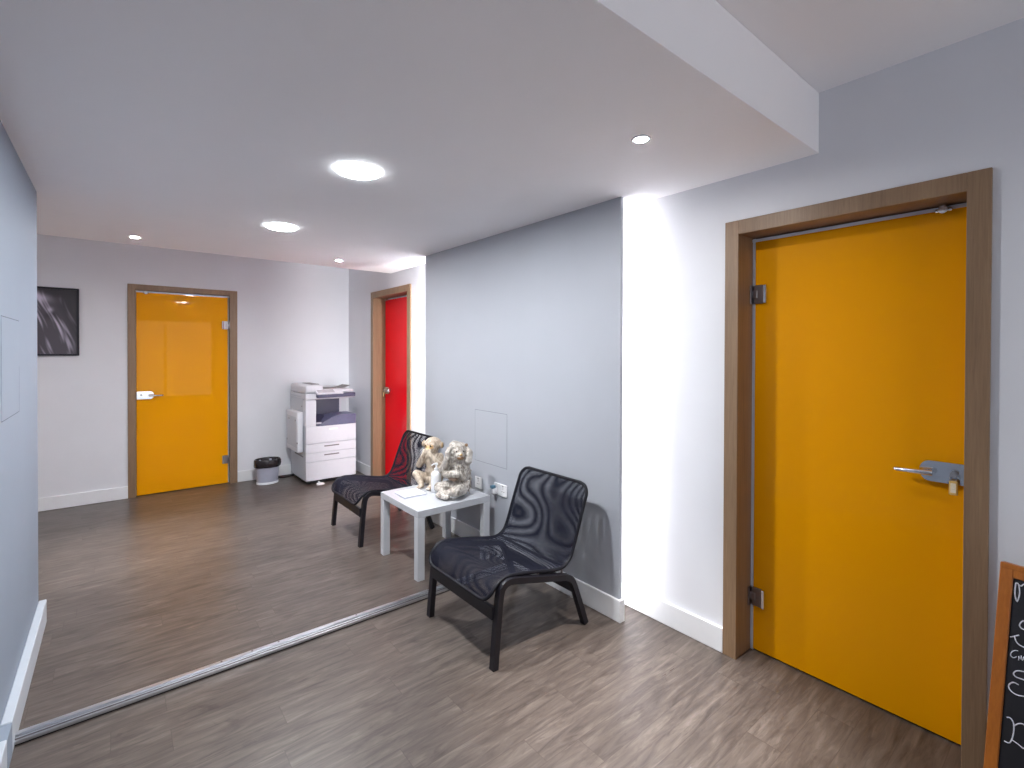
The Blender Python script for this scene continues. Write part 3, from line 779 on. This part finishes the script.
# left tower and raised body
m = MB()
m.poly([(0, 0, .655), (0, 0, .92), (0, -.0, .95), (0, .60, .95), (0, .60, .655)], (.112, 0, 0))
bmesh.ops.bevel(m.b, geom=m.b.edges[:], offset=.005, segments=2, affect='EDGES')
m.build('tower', 'copier', cp)
MB().box(-.001, .004, .10, .58, .80, .965, .001, 1).box(-.002, .003, .16, .58, .975, .985).build('side_panel', 'copier2', cp)
MB().box(-.004, .002, .135, .15, .868, .882, .001, 1).build('latch', 'slot', cp)
MB().box(.0, .570, .30, .60, .655, 1.0, .006, 2).build('rear_housing', 'copier', cp)
MB().box(.112, .475, .285, .302, .66, .97, .002, 1).build('inner_wall', 'slate', cp)
# output tray
m = MB(); m.poly([(.112, -.004, .655), (.112, -.004, .675), (.112, .10, .70), (.112, .30, .76), (.112, .30, .655)], (.16, 0, 0)).build('tray_well', 'slate', cp)
m = MB()
m.poly([(.125, -.008, .652), (.20, -.008, .700), (.30, -.008, .748), (.38, -.008, .765), (.570, -.008, .765), (.570, -.008, .652)], (0, .30, 0))
bmesh.ops.bevel(m.b, geom=[e for e in m.b.edges], offset=.004, segments=2, affect='EDGES')
m.build('output_tray', 'slate2', cp, smooth=True)
# scanner
m = MB(); m.box(0, .555, .004, .60, .955, 1.020, .008, 2); m.build('scanner_bed', 'copier', cp)
m = MB(); m.box(.002, .548, .012, .60, 1.024, 1.060, .012, 3); m.build('scanner_lid', 'copier', cp, smooth=True)
m = MB(); m.box(0, .19, -.002, .59, 1.03, 1.118, .022, 4); m.build('document_feeder', 'copier', cp, smooth=True)
MB().box(.09, .18, .10, .45, 1.116, 1.124, .003, 1).build('feeder_slot', 'slot', cp)
# front lip and slanted control panel
MB().box(.112, .545, -.052, .004, .975, 1.020, .006, 2).build('front_lip', 'slate', cp)
R = Matrix.Translation((.0, -.050, 1.016)) @ Matrix.Rotation(math.radians(24), 4, 'X')
pn = MB().box(.100, .400, -.012, .085, .0, .022, .005, 2, R).build('control_panel', 'copier', cp)
MB().box(.115, .300, -.004, .070, .0215, .0235, .001, 1, R).build('screen', 'screen', pn)
# papers on the lid
tag(cp)
for i, (x, y, a, mt, lab) in enumerate(((.385, .19, .14, 'printed', 'grey printed sheet on top of the copier lid, slightly curled'), (.385, .455, -.05, 'paper', 'white sheet of paper under the grey one on the copier lid'))):
    pp = bmesh.new(); G = []
    for j in range(9):
        row = []
        for k in range(7):
            u, v = -.148 + .296 * j / 8, -.105 + .21 * k / 6
            row.append(pp.verts.new((u, v, .0015 + (.030 * max(0, u / .148) ** 2 if i == 0 else .004 * math.sin(u * 20) + .006) + .004 * (1 - i))))
        G.append(row)
    for A, B in zip(G, G[1:]):
        for k in range(6): pp.faces.new((A[k], B[k], B[k + 1], A[k + 1]))
    me = bpy.data.meshes.new('paper_sheet'); pp.to_mesh(me); pp.free(); me.materials.append(M[mt])
    o = bpy.data.objects.new('paper_sheet', me); COL.objects.link(o); o.location = (1.629 + x, 5.634 + y, 1.062 + .002 * i); o.rotation_euler = (0, 0, a)
    sd = o.modifiers.new('thick', 'SOLIDIFY'); sd.thickness = .0008
    tag(o, lab, 'paper')
# bypass tray folded on the side
by = MB().box(-.066, -.002, .085, .53, .360, .815, .012, 3).build('bypass_tray', 'copier', cp, smooth=True)
MB().box(-.0695, -.064, .12, .50, .415, .755, .002, 1).build('tray_panel', 'copier2', by)
for y, z in ((.15, .72), (.40, .72), (.085, .47), (.48, .47)): MB().box(-.072, -.064, y - .008, y + .008, z - .009, z + .009, .001, 1).build('clip', 'slot', by)
MB().box(-.001, .006, .10, .42, .300, .312).build('grip_slot', 'slot', cp)

# ------------------------------------------------------------------ chalkboard (A-frame)
a12 = math.radians(12); th = math.radians(9.884)
n_ = Vector((-math.cos(a12), math.sin(a12), 0)); t_ = Vector((math.sin(a12), math.cos(a12), 0))
down = (n_ * math.sin(th) + Vector((0, 0, -math.cos(th)))).normalized(); N_ = down.cross(-t_).normalized()
O_ = Vector((2.1681, .2145, .83))
LEN = .838; BW = .50
base = Vector((O_.x, O_.y, 0)) - t_ * BW / 2
cb = thing('chalkboard', 'orange wood framed chalkboard stand with white chalk writing beside the yellow door', 'chalkboard', base)
FM = Matrix.Translation(O_ - base) @ Matrix((( -t_.x, down.x, N_.x, 0), (-t_.y, down.y, N_.y, 0), (-t_.z, down.z, N_.z, 0), (0, 0, 0, 1)))
# board-local: x across, y down, z out of the face
for a in (0, BW - .031): MB().box(a, a + .031, 0, LEN, -.02, 0, .002, 1, FM).build('stile', 'orange', cb)
for a, b in ((0, .028), (LEN - .17, LEN - .14)): MB().box(.031, BW - .031, a, b, -.02, 0, .002, 1, FM).build('rail', 'orange', cb)
MB().box(.0, BW, -.012, .004, -.030, .001, .002, 1, FM).build('top_rail', 'orange', cb)
bd = MB().box(.029, BW - .029, .026, LEN - .15, -.014, -.006, 0, 1, FM).build('board', 'slatebrd', cb)
STR = [[(0.0372, 0.0404), (0.0371, 0.0718), (0.0431, 0.0942), (0.0474, 0.0674), (0.0433, 0.0423), (0.0372, 0.0404)], [(0.0433, 0.0423), (0.0494, 0.0451), (0.0567, 0.0367), (.075, .046), (.10, .038)], [(.079, .1445), (0.0629, 0.1429), (0.0556, 0.1502), (0.0528, 0.1614), (0.0578, 0.1682), (0.0669, 0.1692), (.078, .176), (.082, .196), (.078, .213), (0.0687, 0.2191), (0.055, 0.2174), (0.0477, 0.2104), (0.0435, 0.198)], [(0.0346, 0.2054), (0.0534, 0.1899)], [(0.0539, 0.2365), (0.0471, 0.2386), (0.0396, 0.2487), (0.039, 0.2583), (0.045, 0.2613), (0.0515, 0.2546)], [(0.0565, 0.2504), (0.0566, 0.2626)], [(0.0613, 0.2463), (0.062, 0.2581)], [(0.0564, 0.2566), (0.0617, 0.2528)], [(0.065, 0.2589), (0.0672, 0.2467), (0.0704, 0.2553)], [(0.0658, 0.2542), (0.0697, 0.2514)],
       [(0.073, 0.2876), (0.0558, 0.2938), (0.0482, 0.3055), (0.0542, 0.313), (0.0744, 0.3122), (.088, .325), (.089, .345), (0.077, 0.356), (0.0585, 0.3626), (0.0445, 0.3583), (0.0396, 0.3465), (0.0484, 0.3321), (0.0608, 0.3322)],
       [(0.0411, 0.439), (0.0493, 0.4363), (0.0571, 0.4485), (0.0578, 0.4769), (0.0521, 0.5052), (0.0399, 0.5089)], [(0.057, 0.4544), (0.0685, 0.4392), (0.0817, 0.4366), (.096, .455), (.098, .480), (0.0803, 0.5024)], [(0.0556, 0.4945), (0.0693, 0.4976), (0.0803, 0.5024)]]
for nm, ks in (('chalk_ornament', (0, 1)), ('chalk_letter', (2, 3)), ('chalk_word', (4, 5, 6, 7, 8, 9)), ('chalk_letter', (10,)), ('chalk_letter', (11, 12, 13))):
    m = MB()
    for k in ks:
        st = STR[k]
        pts = smooth_path([(u, v, 0) for u, v in st], 5) if len(st) > 2 else [(u, v, 0) for u, v in st]
        m.tube([FM @ Vector((u, v, -.0058)) for u, v, _ in pts], .0011 if 4 <= k <= 9 else .0017, 6)
    m.build(nm, 'chalk', bd, smooth='all')
# rear leg frame
hd = (O_ - base) - N_ * .03
for u in (.02, BW - .02):
    p = hd - t_ * u + Vector((0, 0, -.006)); q = Vector((0, 0, 0)) + (O_ - base) - t_ * u + Vector((.145, -.03, 0)); q.z = .008
    MB().strip([p, q], .026, .016, t_).build('rear_leg', 'orange', cb)

# ------------------------------------------------------------------ camera
cam = bpy.data.cameras.new('camera'); co = bpy.data.objects.new('camera', cam); COL.objects.link(co)
yaw, pitch, roll = .6826, -.0078, .0031
fw = Vector((math.sin(yaw) * math.cos(pitch), math.cos(yaw) * math.cos(pitch), math.sin(pitch)))
r0 = Vector((math.cos(yaw), -math.sin(yaw), 0)); u0 = r0.cross(fw)
c_, s_ = math.cos(roll), math.sin(roll)
rt = r0 * c_ + u0 * s_; up = -r0 * s_ + u0 * c_
co.matrix_world = Matrix.Translation((0, 0, 1.5)) @ Matrix((rt, up, -fw)).transposed().to_4x4()
cam.sensor_width = 36; cam.lens = 486.2052 * 36 / 1024; cam.shift_y = -28.36 / 1024; cam.clip_start = .02
scene.camera = co

# ------------------------------------------------------------------ world, view
w = bpy.data.worlds.new('world'); scene.world = w; w.use_nodes = True
bg = w.node_tree.nodes['Background']; bg.inputs['Color'].default_value = (.92, .95, 1, 1); bg.inputs['Strength'].default_value = .42
scene.view_settings.view_transform = 'Standard'; scene.view_settings.look = 'None'
scene.view_settings.exposure = 2.55; scene.view_settings.gamma = 1; scene.view_settings.use_curve_mapping = False
scene.cycles.use_denoising = True
scene.cycles.max_bounces = 10; scene.cycles.diffuse_bounces = 6; scene.cycles.transparent_max_bounces = 16
scene.cycles.caustics_reflective = False; scene.cycles.caustics_refractive = False
scene.cycles.sample_clamp_indirect = 6
